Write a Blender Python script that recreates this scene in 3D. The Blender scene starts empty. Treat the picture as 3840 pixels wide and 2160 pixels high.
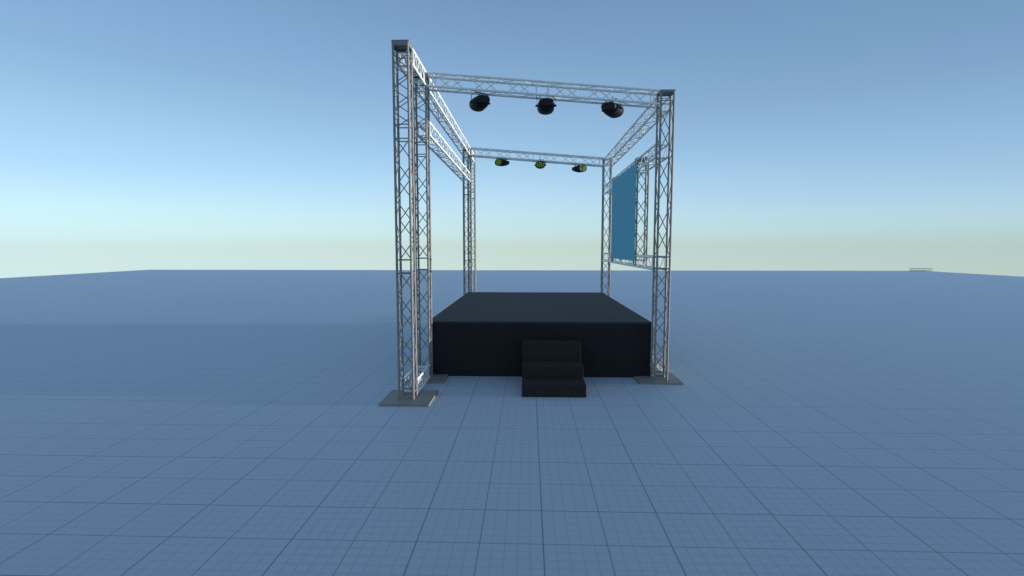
import bpy, bmesh, math
from mathutils import Vector, Matrix

scene = bpy.context.scene
COL = scene.collection
V = Vector

# ------------------------------------------------------------------ helpers
class MB:
    """collects geometry for ONE mesh object"""
    def __init__(self):
        self.bm = bmesh.new()

    def box(self, x0, x1, y0, y1, z0, z1, bevel=0.0):
        r = bmesh.ops.create_cube(self.bm, size=1.0)
        vs = r['verts']
        for v in vs:
            v.co = V(((x0 + x1) / 2 + v.co.x * (x1 - x0), (y0 + y1) / 2 + v.co.y * (y1 - y0), (z0 + z1) / 2 + v.co.z * (z1 - z0)))
        if bevel:
            es = list({e for v in vs for e in v.link_edges})
            bmesh.ops.bevel(self.bm, geom=es, offset=bevel, segments=2, affect='EDGES', profile=.6)
        return self

    def sweep(self, pts, r, n=10, cap=True):
        """round rod through the points, mitred at the bends"""
        pts = [V(p) for p in pts]
        t0 = (pts[1] - pts[0]).normalized()
        ref = V((0, 0, 1)) if abs(t0.z) < .9 else V((1, 0, 0))
        u = t0.cross(ref).normalized()
        rings = []
        for i, p in enumerate(pts):
            a = (pts[i] - pts[i - 1]).normalized() if i else (pts[1] - pts[0]).normalized()
            b = (pts[i + 1] - pts[i]).normalized() if i < len(pts) - 1 else a
            t = (a + b).normalized()
            u = (u - t * u.dot(t)).normalized()
            w = t.cross(u)
            rings.append([self.bm.verts.new(p + (u * math.cos(2 * math.pi * k / n) + w * math.sin(2 * math.pi * k / n)) * r) for k in range(n)])
        for a, b in zip(rings, rings[1:]):
            for k in range(n):
                f = self.bm.faces.new((a[k], a[(k + 1) % n], b[(k + 1) % n], b[k]))
                f.smooth = True
        if cap:
            # end discs on their own vertices, so the tube's shading stays round to its end
            self.bm.faces.new([self.bm.verts.new(v.co) for v in reversed(rings[0])])
            self.bm.faces.new([self.bm.verts.new(v.co) for v in rings[-1]])
        return self

    def sleeve(self, o, ax, prof, n=16):
        ref = V((0, 0, 1)) if abs(ax.z) < .9 else V((1, 0, 0))
        u = ax.cross(ref).normalized(); w = ax.cross(u)
        prof = [(prof[0][0], prof[0][1] - .004)] + prof + [(prof[-1][0], prof[-1][1] - .004)]
        rings = [[self.bm.verts.new(o + ax * t + (u * math.cos(2 * math.pi * k / n) + w * math.sin(2 * math.pi * k / n)) * r) for k in range(n)] for t, r in prof]
        for a, b in zip(rings, rings[1:]):
            for k in range(n):
                self.bm.faces.new((a[k], a[(k + 1) % n], b[(k + 1) % n], b[k]))
        return self

    def loft(self, secs, n=40, e=2.3, cap=(True, True), dz=0.0):
        """superellipse sections (y, width, height) along local Y"""
        rings = []
        for (y, w, h) in secs:
            ring = []
            for k in range(n):
                a = 2 * math.pi * k / n
                c, s = math.cos(a), math.sin(a)
                ring.append(self.bm.verts.new((w / 2 * math.copysign(abs(c) ** (2 / e), c), y, dz + h / 2 * math.copysign(abs(s) ** (2 / e), s))))
            rings.append(ring)
        for a, b in zip(rings, rings[1:]):
            for k in range(n):
                f = self.bm.faces.new((a[k], b[k], b[(k + 1) % n], a[(k + 1) % n]))
                f.smooth = True
        if cap[0]: self.bm.faces.new([self.bm.verts.new(v.co) for v in rings[0]])
        if cap[1]: self.bm.faces.new([self.bm.verts.new(v.co) for v in reversed(rings[-1])])
        return self

    def build(self, name, mat, parent=None, origin=None):
        bmesh.ops.recalc_face_normals(self.bm, faces=self.bm.faces)
        me = bpy.data.meshes.new(name)
        self.bm.to_mesh(me); self.bm.free()
        me.materials.append(mat)
        o = bpy.data.objects.new(name, me)
        COL.objects.link(o)
        if parent is not None: o.parent = parent
        if origin is not None: o.location = origin
        return o


def thing(name, label, cat, loc=(0, 0, 0), group=None):
    o = bpy.data.objects.new(name, None)
    o.empty_display_size = .1
    COL.objects.link(o)
    o.location = loc
    o['label'] = label; o['category'] = cat
    if group: o['group'] = group
    return o


def copy_tree(o, parent=None):
    c = o.copy(); COL.objects.link(c); c.parent = parent
    for ch in list(o.children):
        copy_tree(ch, c)
    return c

# ------------------------------------------------------------------ materials
def new_mat(name):
    m = bpy.data.materials.new(name); m.use_nodes = True
    return m, m.node_tree.nodes, m.node_tree.links, m.node_tree.nodes['Principled BSDF']


def metal(name, col, rough, metallic, vary=.10, scale=9.0, bump=.0, spec=.5):
    m, N, L, B = new_mat(name)
    tc = N.new('ShaderNodeTexCoord'); no = N.new('ShaderNodeTexNoise')
    no.inputs['Scale'].default_value = scale; no.inputs['Detail'].default_value = 6
    L.new(tc.outputs['Object'], no.inputs['Vector'])
    mr = N.new('ShaderNodeMapRange')
    mr.inputs['From Min'].default_value = .3; mr.inputs['From Max'].default_value = .7
    mr.inputs['To Min'].default_value = 1 - vary; mr.inputs['To Max'].default_value = 1 + vary
    L.new(no.outputs['Fac'], mr.inputs['Value'])
    mx = N.new('ShaderNodeVectorMath'); mx.operation = 'SCALE'
    mx.inputs[0].default_value = col
    L.new(mr.outputs['Result'], mx.inputs['Scale'])
    L.new(mx.outputs['Vector'], B.inputs['Base Color'])
    rr = N.new('ShaderNodeMapRange')
    rr.inputs['To Min'].default_value = max(0, rough - .08); rr.inputs['To Max'].default_value = rough + .08
    L.new(no.outputs['Fac'], rr.inputs['Value'])
    L.new(rr.outputs['Result'], B.inputs['Roughness'])
    B.inputs['Metallic'].default_value = metallic
    B.inputs['Specular IOR Level'].default_value = spec
    if bump:
        n2 = N.new('ShaderNodeTexNoise'); n2.inputs['Scale'].default_value = 160; n2.inputs['Detail'].default_value = 4
        L.new(tc.outputs['Object'], n2.inputs['Vector'])
        bp = N.new('ShaderNodeBump'); bp.inputs['Strength'].default_value = bump; bp.inputs['Distance'].default_value = .004
        L.new(n2.outputs['Fac'], bp.inputs['Height']); L.new(bp.outputs['Normal'], B.inputs['Normal'])
    return m

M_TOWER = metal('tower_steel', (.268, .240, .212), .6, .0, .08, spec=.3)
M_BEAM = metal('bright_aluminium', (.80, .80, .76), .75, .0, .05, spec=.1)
M_PLATE = metal('plate_steel', (.245, .222, .195), .62, .0, .07, 5, .15)
M_CAP = metal('cap_steel', (.20, .19, .18), .6, .0, .08)
M_DECK = metal('stage_deck_black', (.030, .032, .033), .8, 0, .14, 3.0, .25, spec=.3)
M_SKIRT = metal('stage_skirt_black', (.020, .018, .019), .85, 0, .16, 3.0, .35, spec=.22)
M_STEP = metal('step_carpet_black', (.034, .0305, .0265), .9, 0, .07, 14.0, .3, spec=.085)
M_PLASTIC = metal('lamp_body_black', (.012, .012, .013), .6, 0, .15, 14, 0, spec=.25)
M_RUBBER = metal('black_knob', (.008, .008, .009), .6, 0, .1, 12, 0, spec=.3)
M_LENSPLATE = metal('lens_plate_black', (.004, .005, .004), .5, 0, .1, 12, 0, spec=.3)
M_CABLE = metal('cable_black', (.004, .004, .004), .6, 0, .1, 12, 0, spec=.2)

# green led lenses: tinted domes, dimly lit
m, N, L, B = new_mat('green_led_lens')
tc = N.new('ShaderNodeTexCoord'); no = N.new('ShaderNodeTexNoise'); no.inputs['Scale'].default_value = 30
L.new(tc.outputs['Object'], no.inputs['Vector'])
cr = N.new('ShaderNodeValToRGB'); cr.color_ramp.elements[0].color = (.05, .10, .01, 1); cr.color_ramp.elements[1].color = (.07, .12, .015, 1)
L.new(no.outputs['Fac'], cr.inputs['Fac']); L.new(cr.outputs['Color'], B.inputs['Base Color'])
B.inputs['Roughness'].default_value = .6
B.inputs['Specular IOR Level'].default_value = .15
B.inputs['Emission Color'].default_value = (.085, .165, .010, 1)
B.inputs['Emission Strength'].default_value = 1.0
M_LED = m

# display panel: switched on, showing a plain blue field with fine pixel rows
def screen_mat(name, col, strength, base):
    m, N, L, B = new_mat(name)
    tc = N.new('ShaderNodeTexCoord'); wv = N.new('ShaderNodeTexWave')
    wv.bands_direction = 'Z'; wv.inputs['Scale'].default_value = 14; wv.inputs['Distortion'].default_value = .6
    wv.inputs['Detail'].default_value = 2
    L.new(tc.outputs['Object'], wv.inputs['Vector'])
    mr = N.new('ShaderNodeMapRange'); mr.inputs['To Min'].default_value = .96; mr.inputs['To Max'].default_value = 1.03
    L.new(wv.outputs['Fac'], mr.inputs['Value'])
    vm = N.new('ShaderNodeVectorMath'); vm.operation = 'SCALE'; vm.inputs[0].default_value = col
    L.new(mr.outputs['Result'], vm.inputs['Scale'])
    L.new(vm.outputs['Vector'], B.inputs['Emission Color'])
    B.inputs['Emission Strength'].default_value = strength
    B.inputs['Base Color'].default_value = (*base, 1)
    B.inputs['Roughness'].default_value = .8
    B.inputs['Specular IOR Level'].default_value = .02
    return m
M_SCREEN = screen_mat('blue_display', (.030, .128, .222), 1.0, (.006, .018, .028))
M_SCREEN_BACK = screen_mat('cyan_display_back', (.12, .60, .60), .45, (.1, .3, .3))

# ground: blue sheet with printed metric grid (1 m, 0.5 m and 0.1 m lines)
GX, GY = -.881, 4.244
m, N, L, B = new_mat('blue_grid_floor')
tc = N.new('ShaderNodeTexCoord'); sp = N.new('ShaderNodeSeparateXYZ')
L.new(tc.outputs['Object'], sp.inputs['Vector'])
def math_node(op, a, b=None, c=None):
    n = N.new('ShaderNodeMath'); n.operation = op
    for i, v in enumerate((a, b, c)):
        if v is None: continue
        if isinstance(v, (int, float)): n.inputs[i].default_value = v
        else: L.new(v, n.inputs[i])
    return n.outputs[0]
def line(period, half, soft):
    out = None
    for ax, g in (('X', GX), ('Y', GY)):
        s = math_node('SUBTRACT', sp.outputs[ax], g)
        s = math_node('ADD', s, 400 * period)
        d = math_node('PINGPONG', s, period / 2)
        mr = N.new('ShaderNodeMapRange'); mr.interpolation_type = 'SMOOTHSTEP'
        mr.inputs['From Min'].default_value = half - soft; mr.inputs['From Max'].default_value = half + soft
        mr.inputs['To Min'].default_value = 1; mr.inputs['To Max'].default_value = 0
        L.new(d, mr.inputs['Value'])
        out = mr.outputs['Result'] if out is None else math_node('MAXIMUM', out, mr.outputs['Result'])
    return out
l1 = math_node('MULTIPLY', line(1.0, .0055, .0030), .95)
l2 = math_node('MULTIPLY', line(.5, .0048, .0030), .78)
l3 = math_node('MULTIPLY', line(.1, .0030, .0026), .38)
lm = math_node('MAXIMUM', math_node('MAXIMUM', l1, l2), l3)
no = N.new('ShaderNodeTexNoise'); no.inputs['Scale'].default_value = .35; no.inputs['Detail'].default_value = 4
L.new(tc.outputs['Object'], no.inputs['Vector'])
cr = N.new('ShaderNodeValToRGB')
cr.color_ramp.elements[0].position = .3; cr.color_ramp.elements[1].position = .7
cr.color_ramp.elements[0].color = (.405, .440, .485, 1); cr.color_ramp.elements[1].color = (.420, .455, .500, 1)
L.new(no.outputs['Fac'], cr.inputs['Fac'])
mx = N.new('ShaderNodeMix'); mx.data_type = 'RGBA'
L.new(lm, mx.inputs['Factor']); L.new(cr.outputs['Color'], mx.inputs['A'])
mx.inputs['B'].default_value = (.085, .14, .205, 1)
L.new(mx.outputs['Result'], B.inputs['Base Color'])
B.inputs['Roughness'].default_value = .6
B.inputs['Specular IOR Level'].default_value = 1.0
B.inputs['Sheen Weight'].default_value = .26
B.inputs['Sheen Roughness'].default_value = .45
B.inputs['Sheen Tint'].default_value = (.62, .78, 1, 1)
M_GROUND = m

# ------------------------------------------------------------------ setting
g = MB(); bm = g.bm
c = [bm.verts.new(p) for p in ((-40.36, -28.4, 0), (39.77, -28.4, 0), (39.77, 51.68, 0), (-40.36, 51.68, 0))]
bm.faces.new(c)
ground = g.build('ground', M_GROUND)
ground['kind'] = 'structure'; ground['label'] = 'flat blue ground sheet printed with a fine square grid'

# ------------------------------------------------------------------ trusses
W = .2145          # distance between the tube centres
E = .100           # distance of the end rungs from a joint

def truss_parts(root, o, ax, e1, e2, mods, rc, rb, mat, part='chord', skip_ends=(0, 0), joint=True, first=None):
    """box truss: four tubes and, per module, rungs and zigzag rods on four faces"""
    o, ax, e1, e2 = V(o), V(ax).normalized(), V(e1), V(e2)
    Ltot = sum(mods)
    cs = [V((0, 0, 0)), e1 * W, (e1 + e2) * W, e2 * W]
    for c in cs:
        MB().sweep([o + c - ax * skip_ends[0], o + c + ax * (Ltot + skip_ends[1])], rc, 16).build(part, mat, root)
    b = MB()
    s = 0.0
    for mi, ml in enumerate(mods):
        a0 = s + (E if first is None or mi else first); a1 = s + ml - E
        for k in range(4):
            p, q = cs[k], cs[(k + 1) % 4]
            for t in (a0, a1):
                b.sweep([o + ax * t + p, o + ax * t + q], rb * 1.12, 8, False)
            n = 6
            st = (a1 - a0 - .03) / n
            fl = min(.018, st * .12)
            pts = []
            inn = (q - p) * .06
            for i in range(n + 1):
                t = a0 + .015 + st * i
                c = (q - inn) if i % 2 == 0 else (p + inn)
                if i > 0: pts.append(o + ax * (t - fl) + c)
                if i < n: pts.append(o + ax * (t + fl) + c)
            b.sweep(pts, rb, 8, False)
        s += ml
    b.build('bracing', mat, root)
    if joint:
        s = 0.0
        for ml in mods[:-1]:
            s += ml
            for c in cs:
                q = rc + .0004
                j = MB()
                j.sleeve(o + c + ax * s, ax, [(-.034, q + .0026), (-.028, q + .0026), (-.0275, q), (-.0035, q), (-.003, q + .0026), (.003, q + .0026), (.0035, q), (.0275, q), (.028, q + .0026), (.034, q + .0026)])
                j.build('coupling', mat, root)


def cap_parts(root, x, y, z, h=.066):
    c = MB()
    c.box(x, x + W, y - .019, y - .015, z - h, z)
    c.box(x, x + W, y + W + .015, y + W + .019, z - h, z)
    c.box(x - .019, x - .015, y, y + W, z - h, z)
    c.box(x + W + .015, x + W + .019, y, y + W, z - h, z)
    c.box(x - .021, x + W + .021, y - .021, y + W + .021, z + .001, z + .009, .002)
    c.box(x - .0145, x + W + .0145, y - .0145, y + W + .0145, z - h * .55, z)
    c.build('top_cap', M_CAP, root)


def tower(label, X, Y, top, mods, plate=None, base=.03, group='truss towers of the stage rig'):
    t = thing('truss_tower', label, 'truss tower', (X, Y, 0), group)
    z1 = base + sum(mods)
    # built from the top downwards
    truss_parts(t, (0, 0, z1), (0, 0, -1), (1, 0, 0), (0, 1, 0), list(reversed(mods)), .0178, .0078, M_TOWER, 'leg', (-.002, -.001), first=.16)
    cap_parts(t, 0, 0, z1, .066 if top > 5 else .030)
    if plate:
        (cx, cy) = plate
        MB().box(cx - X - .372, cx - X + .372, cy - Y - .372, cy - Y + .372, 0.0, .03, .0015).build('base_plate', M_PLATE, t)
    return t

LX, RX = -1.953, 2.1755
MH = [2.005, 1.965, 1.265]            # tall towers
MS = [2.03, 2.845]                    # short towers
t1 = tower('tall truss tower nearest the camera, standing apart in front of the left corner', LX, 7.342, 5.26, MH, (-1.825, 7.465))

def copy_tower(src, label, X, Y):
    c = copy_tree(src); c.location = (X, Y, 0); c['label'] = label
    return c
copy_tower(t1, 'tall truss tower at the front left stage corner, where the lamp beam starts', LX, 8.583)
copy_tower(t1, 'tall truss tower behind the rear left corner of the stage holding the rear beam', LX, 14.965)
copy_tower(t1, 'rearmost truss tower, a little behind the tower at the rear left stage corner', LX, 16.08)
t5 = tower('shorter truss tower at the stage front right corner on a grey base plate', RX, 8.554, 4.9, MS, (2.255, 8.765))
copy_tower(t5, 'shorter truss tower at the rear right corner of the stage', RX, 14.822)

# short towers carried by the two lower right side beams, screen between them
def frame_tower(label, Y):
    t = thing('screen_support', label, 'truss frame', (RX, Y, 1.962), 'short truss frames beside the blue screen')
    truss_parts(t, (0, 0, 2.145), (0, 0, -1), (1, 0, 0), (0, 1, 0), [2.145], .0174, .0078, M_TOWER, 'leg')
    cap_parts(t, 0, 0, 2.145, .04)
    return t
f1 = frame_tower('short truss frame at the near edge of the blue screen', 10.24)
f2 = copy_tree(f1); f2.location = (RX, 12.995, 1.962)
f2['label'] = 'short truss frame at the far edge of the blue screen, mostly hidden by it'

# ---- beams
def beam(label, P, Q, e1, e2, mods, group='horizontal truss beams of the rig', mat=None):
    """P, Q: axis ends of chord c0"""
    P, Q = V(P), V(Q)
    t = thing('lighting_truss', label, 'truss', P, group)
    d = Q - P; Lq = d.length
    k = Lq / sum(mods)
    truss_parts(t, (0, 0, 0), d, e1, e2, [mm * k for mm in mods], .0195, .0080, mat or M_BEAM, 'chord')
    return t
XR = LX + W        # right tubes of the left row
g1 = .018
zf0, zf1 = 5.243, 4.9034
sl = (zf1 - zf0) / (RX - XR)
# front beam (c0 = front lower, e1 up, e2 back)
beam('sloping front beam between the two front towers, three lamps under it',
     (XR + g1, 8.583, zf0 + sl * g1 - W), (RX - g1, 8.560, zf1 - sl * g1 - W), (0, 0, 1), (0, 1, 0), [1.96, 1.96])
# rear beam
zr0, zr1 = 5.259, 4.915
beam('sloping rear beam between the two rear towers, green faced lamps under it',
     (XR + g1, 14.965, zr0 - W), (RX - g1, 14.822, zr1 - W), (0, 0, 1), (0, 1, 0), [1.96, 1.96])
# left side, c0 = right upper, e1 down, e2 to -x
D, Lf = (0, 0, -1), (-1, 0, 0)
zl = 5.252
g2 = .019
beam('short bright beam joining the tops of the nearest tower and the front left corner tower',
     (XR, 7.342 + W + g2, zl), (XR, 8.583 - g2, zl), D, Lf, [1.0])
b_long = beam('long sunlit left side beam at the very top, from front left to rear left tower',
     (XR, 8.583 + W + g2, zl), (XR, 14.965 - g2, zl), D, Lf, [1.96, 1.96, 1.96])
b2 = copy_tree(b_long); b2.location = (XR, 8.583 + W + g2, 4.497)
b2['label'] = 'long sunlit left side beam just below the top one'
beam('short beam joining the tops of the two rear left towers',
     (XR, 14.965 + W + g2, zl), (XR, 16.08 - g2, zl), D, Lf, [1.0])
gb = beam('short truss lying on the base plates between the two front left towers',
     (XR, 7.342 + W + g2, .2650), (XR, 8.583 - g2, .2650), D, Lf, [1.0])
# right side, c0 = left upper, e1 down, e2 to +x
Rt = (1, 0, 0)
YR0, YR1 = 8.554 + W + g2, 14.822 - g2
b3 = beam('top right side beam between the front right and rear right towers',
     (RX, YR0, 4.872), (RX, YR1, 4.872), D, Rt, [1.96, 1.96, 1.96])
b4 = copy_tree(b3); b4.location = (RX, YR0, 4.085)
b4['label'] = 'right side beam running along the top edge of the blue screen'
b5 = copy_tree(b3); b5.location = (RX, YR0, 2.154)
b5['label'] = 'right side beam under the bottom edge of the blue screen'
beam('short truss lying on the ground behind the foot of the front right tower',
     (RX + .031, YR0 + .002, .2650), (RX + .031, YR0 + 1.02, .2650), D, Rt, [1.0])
# far loose truss
beam('tiny loose truss section far away at the right edge of the blue ground',
     (38.34, 51.42, .0205), (40.49, 51.42, .0205), (0, 0, 1), (0, 1, 0), [2.0], group='loose truss pieces', mat=M_TOWER)

# ------------------------------------------------------------------ screen
sc = thing('display_screen', 'large flat blue screen hung inside the right side frame', 'screen', (2.143, 10.215, 2.05))
MB().box(-.008, .004, 0, 2.885, 0, 1.967).build('display_panel', M_SCREEN, sc)
MB().box(.0045, .0085, .10, 2.785, .08, 1.887).build('back_panel', M_SCREEN_BACK, sc)

# ------------------------------------------------------------------ stage and steps
st = thing('stage_platform', 'large black box stage with dark grey deck between the truss towers', 'stage', (.185, 8.84, 0))
sx0, sx1, sy1 = -1.8105 - .185, 2.178 - .185, 5.955
MB().box(sx0 + .004, sx1 - .004, .004, sy1 - .004, 0, .962).build('skirt', M_SKIRT, st)
MB().box(sx0, sx1 + .004, 0, sy1, .9625, .9983, .002).build('deck', M_DECK, st)

sp_ = thing('stage_steps', 'black carpeted three step stairs standing against the stage front', 'steps', (-.104, 7.613, 0))
def step(y0, y1, z):
    MB().box(0, 1.0, y0, y1, 0, z, .006).build('step', M_STEP, sp_)
step(0, .408, .196)
step(.4085, .842, .389)
step(.8425, 1.224, .684)

# ------------------------------------------------------------------ stage lamps
def make_lamp():
    root = thing('stage_lamp', '', 'stage lamp', (0, 0, 0), 'black stage lamps under the beams')
    # local +Y is where the lamp points
    LN = .36; y0 = -.185
    rc = MB().loft([(y0, .208, .098), (y0 + .006, .240, .126), (y0 + .066, .250, .134), (y0 + .074, .246, .134)], e=2.6, dz=.012).build('rear_cover', M_PLASTIC, root)
    hs = MB().loft([(y0 + .074, .238, .128), (y0 + .078, .266, .160), (y0 + .125, .276, .186), (y0 + .175, .286, .205),
               (y0 + .30, .290, .214), (y0 + LN - .006, .292, .216), (y0 + LN, .288, .212), (y0 + LN, .272, .196), (y0 + LN - .014, .268, .192)],
              e=2.15, cap=(True, False)).build('housing', M_PLASTIC, root)
    # cooling ribs and vents moulded on the housing flanks, as its own part
    rb = MB()
    for k in range(-4, 5):
        a = k * .16
        for sgn in (-1, 1):
            pts = []
            for (yy, w, h) in ((.12, .276, .180), (.16, .286, .202), (.215, .290, .209)):
                pts.append((sgn * math.cos(a) * (w / 2 + .0005), y0 + yy, math.sin(a) * (h / 2 + .0005)))
            rb.sweep(pts, .0032, 6)
    rb.build('cooling_ribs', M_CABLE, hs)
    MB().sweep([(-.055, y0 + .001, -.003), (-.055, y0 - .010, -.003)], .008, 14).build('power_socket', M_RUBBER, rc)
    pl = MB().loft([(y0 + LN - .018, .268, .192), (y0 + LN - .014, .268, .192)], e=2.15).build('lens_plate', M_LENSPLATE, root)
    for (lx, lz) in ((-.0365, .064), (.0365, .064), (-.090, .027), (.090, .027), (-.090, -.027), (.090, -.027), (-.0365, -.063), (.0365, -.063),
                     (0, .024), (-.030, -.012), (.030, -.012)):
        b = MB()
        bmesh.ops.create_uvsphere(b.bm, u_segments=16, v_segments=10, radius=1)
        for v in b.bm.verts:
            v.co = V((lx + v.co.x * .0215, y0 + LN - .014 + v.co.y * .010, lz + v.co.z * .0185))
        for f in b.bm.faces: f.smooth = True
        b.build('lens', M_LED, pl)
    # U shaped yoke, thin flat bar
    b = MB()
    prof = [(-.156, -.012), (-.156, .112), (-.086, .166), (.086, .166), (.156, .112), (.156, -.012)]
    th = .0022; hw = .015
    inner = [(-.156 + 2 * th, -.012), (-.156 + 2 * th, .110), (-.085, .166 - 2 * th), (.085, .166 - 2 * th), (.156 - 2 * th, .110), (.156 - 2 * th, -.012)]
    for i in range(5):
        q = [prof[i], prof[i + 1], inner[i + 1], inner[i]]
        f = [b.bm.verts.new((p[0], -hw, p[1])) for p in q]; k = [b.bm.verts.new((p[0], hw, p[1])) for p in q]
        b.bm.faces.new(f); b.bm.faces.new(list(reversed(k)))
        for j in range(4): b.bm.faces.new((f[j], k[j], k[(j + 1) % 4], f[(j + 1) % 4]))
    yk = b.build('yoke', M_PLASTIC, root)
    for s in (-1, 1):
        MB().sweep([(s * .142, 0, 0), (s * .157, 0, 0), (s * .160, 0, 0), (s * .178, 0, 0)], .017, 14).build('knob', M_RUBBER, yk)
    # hanger: short bar from the yoke to the beam tube (kept square to the beam)
    h = MB()
    h.sweep([(0, 0, .166), (0, 0, .182)], .008, 10)
    h.sweep([(0, -.107, .182), (0, .107, .182)], .006, 10)
    h.build('hanger', M_RUBBER, root)
    return root

lamp0 = make_lamp()
lamps = [
    # x, y, z, yaw of the beam direction (0 = away from the camera), label
    (-.835, 8.690, 4.775, 22, 'left lamp of the front row, seen from behind and turned slightly left'),
    (.283, 8.683, 4.712, 0, 'middle lamp of the front row, seen square from behind'),
    (1.392, 8.677, 4.640, -31, 'right lamp of the front row, turned right with its side lit'),
    (-.790, 15.030, 4.828, 180 - 43, 'left lamp of the rear row, green lenses turned towards the left'),
    (.330, 14.990, 4.742, 180, 'middle lamp of the rear row, green lenses facing straight ahead'),
    (1.466, 14.950, 4.625, 180 + 38, 'right lamp of the rear row, green lenses turned towards the right'),
]
def place(o, spec):
    x, y, z, a, lab = spec
    o.location = (x, y, z); o.rotation_euler = (0, 0, math.radians(a)); o['label'] = lab
    for ch in o.children:
        if ch.name.startswith('hanger'): ch.rotation_euler = (0, 0, math.radians(-a))
all_l = [lamp0] + [copy_tree(lamp0) for _ in lamps[1:]]
for o, s in zip(all_l, lamps): place(o, s)

# ------------------------------------------------------------------ sky
world = bpy.data.worlds.new('World'); scene.world = world; world.use_nodes = True
N = world.node_tree.nodes; L = world.node_tree.links
bg = N['Background']
tc = N.new('ShaderNodeTexCoord'); nm = N.new('ShaderNodeVectorMath'); nm.operation = 'NORMALIZE'
L.new(tc.outputs['Generated'], nm.inputs[0])
sp = N.new('ShaderNodeSeparateXYZ'); L.new(nm.outputs['Vector'], sp.inputs['Vector'])
def s2l(c):
    return tuple(((v / 255) / 12.92 if v / 255 <= .04045 else ((v / 255 + .055) / 1.055) ** 2.4) for v in c) + (1,)
def ramp(stops):
    r = N.new('ShaderNodeValToRGB'); e = r.color_ramp.elements
    el = N.new('ShaderNodeMapRange')     # z -0.15 .. 1
    el.inputs['From Min'].default_value = -.15; el.inputs['From Max'].default_value = 1
    L.new(sp.outputs['Z'], el.inputs['Value'])
    L.new(el.outputs['Result'], r.inputs['Fac'])
    def pos(z): return (z + .15) / 1.15
    e[0].position = pos(stops[0][0]); e[0].color = s2l(stops[0][1])
    e[1].position = pos(stops[-1][0]); e[1].color = s2l(stops[-1][1])
    for z, c in stops[1:-1]:
        k = e.new(pos(z)); k.color = s2l(c)
    return r.outputs['Color']
SKY_C = [(-.12, (200, 221, 214)), (-0.0391, (200, 221, 214)), (0.0029, (197, 218, 211)), (0.0269, (199, 227, 229)), (0.0653, (194, 227, 240)), (0.1032, (185, 221, 244)), (0.1405, (172, 212, 240)), (0.1769, (160, 200, 233)), (0.2468, (146, 184, 220)), (0.3433, (129, 166, 205)), (0.3873, (121, 157, 196)), (0.4285, (115, 150, 189)), (.6, (108, 142, 180)), (.99, (120, 148, 180))]
SKY_L = [(-.12, (208, 234, 232)), (-0.0366, (209, 235, 234)), (0.002, (209, 233, 232)), (0.0151, (209, 240, 242)), (0.0331, (210, 245, 249)), (0.0608, (206, 244, 254)), (0.0882, (196, 236, 255)), (0.1288, (178, 222, 255)), (0.1816, (165, 210, 245)), (0.2325, (152, 196, 232)), (0.2813, (142, 183, 221)), (0.3277, (135, 175, 217)), (.5, (118, 156, 198)), (.99, (120, 148, 180))]
SKY_R = [(-.12, (187, 207, 201)), (-0.0308, (186, 206, 200)), (0.0022, (182, 204, 198)), (0.0153, (182, 208, 205)), (0.0334, (183, 213, 220)), (0.061, (178, 212, 229)), (0.1021, (163, 201, 227)), (0.1556, (150, 188, 223)), (0.2075, (138, 177, 212)), (0.2574, (128, 163, 202)), (0.328, (117, 155, 193)), (.5, (108, 144, 182)), (.99, (120, 148, 180))]
cC, cL, cR = ramp(SKY_C), ramp(SKY_L), ramp(SKY_R)
def mr(a, b, interp='LINEAR'):
    n = N.new('ShaderNodeMapRange'); n.interpolation_type = interp
    n.inputs['From Min'].default_value = a; n.inputs['From Max'].default_value = b
    L.new(sp.outputs['X'], n.inputs['Value']); return n.outputs['Result']
m1 = N.new('ShaderNodeMix'); m1.data_type = 'RGBA'; L.new(mr(-.03, -.72), m1.inputs['Factor']); L.new(cC, m1.inputs['A']); L.new(cL, m1.inputs['B'])
m2 = N.new('ShaderNodeMix'); m2.data_type = 'RGBA'; L.new(mr(-.03, .68), m2.inputs['Factor']); L.new(m1.outputs['Result'], m2.inputs['A']); L.new(cR, m2.inputs['B'])
L.new(m2.outputs['Result'], bg.inputs['Color'])
bg.inputs['Strength'].default_value = 1.0

# ------------------------------------------------------------------ sun, very low on the right
sd = bpy.data.lights.new('sun', 'SUN'); sd.energy = 5.0; sd.angle = math.radians(.5); sd.color = (1.0, .975, .95)
sun = bpy.data.objects.new('sun', sd); COL.objects.link(sun)
az, elv = math.radians(1.0), math.radians(.62)       # direction TO the sun: +x, a touch towards +y
to = V((math.cos(elv) * math.cos(az), math.cos(elv) * math.sin(az), math.sin(elv)))
sun.rotation_euler = to.to_track_quat('Z', 'Y').to_euler(); sun.location = (12, 8, 6)

# ------------------------------------------------------------------ camera
cd = bpy.data.cameras.new('camera'); cam = bpy.data.objects.new('camera', cd); COL.objects.link(cam)
cam.location = (0, 0, 2.315)
cam.rotation_euler = (math.pi / 2 - .0803, 0, .0336)
cd.sensor_width = 36; cd.lens = 1872.2 / 3840 * 36; cd.clip_start = .05; cd.clip_end = 500
scene.camera = cam

scene.render.engine = 'CYCLES'
vs = scene.view_settings
vs.view_transform = 'Standard'; vs.look = 'None'; vs.exposure = 0; vs.gamma = 1; vs.use_curve_mapping = False
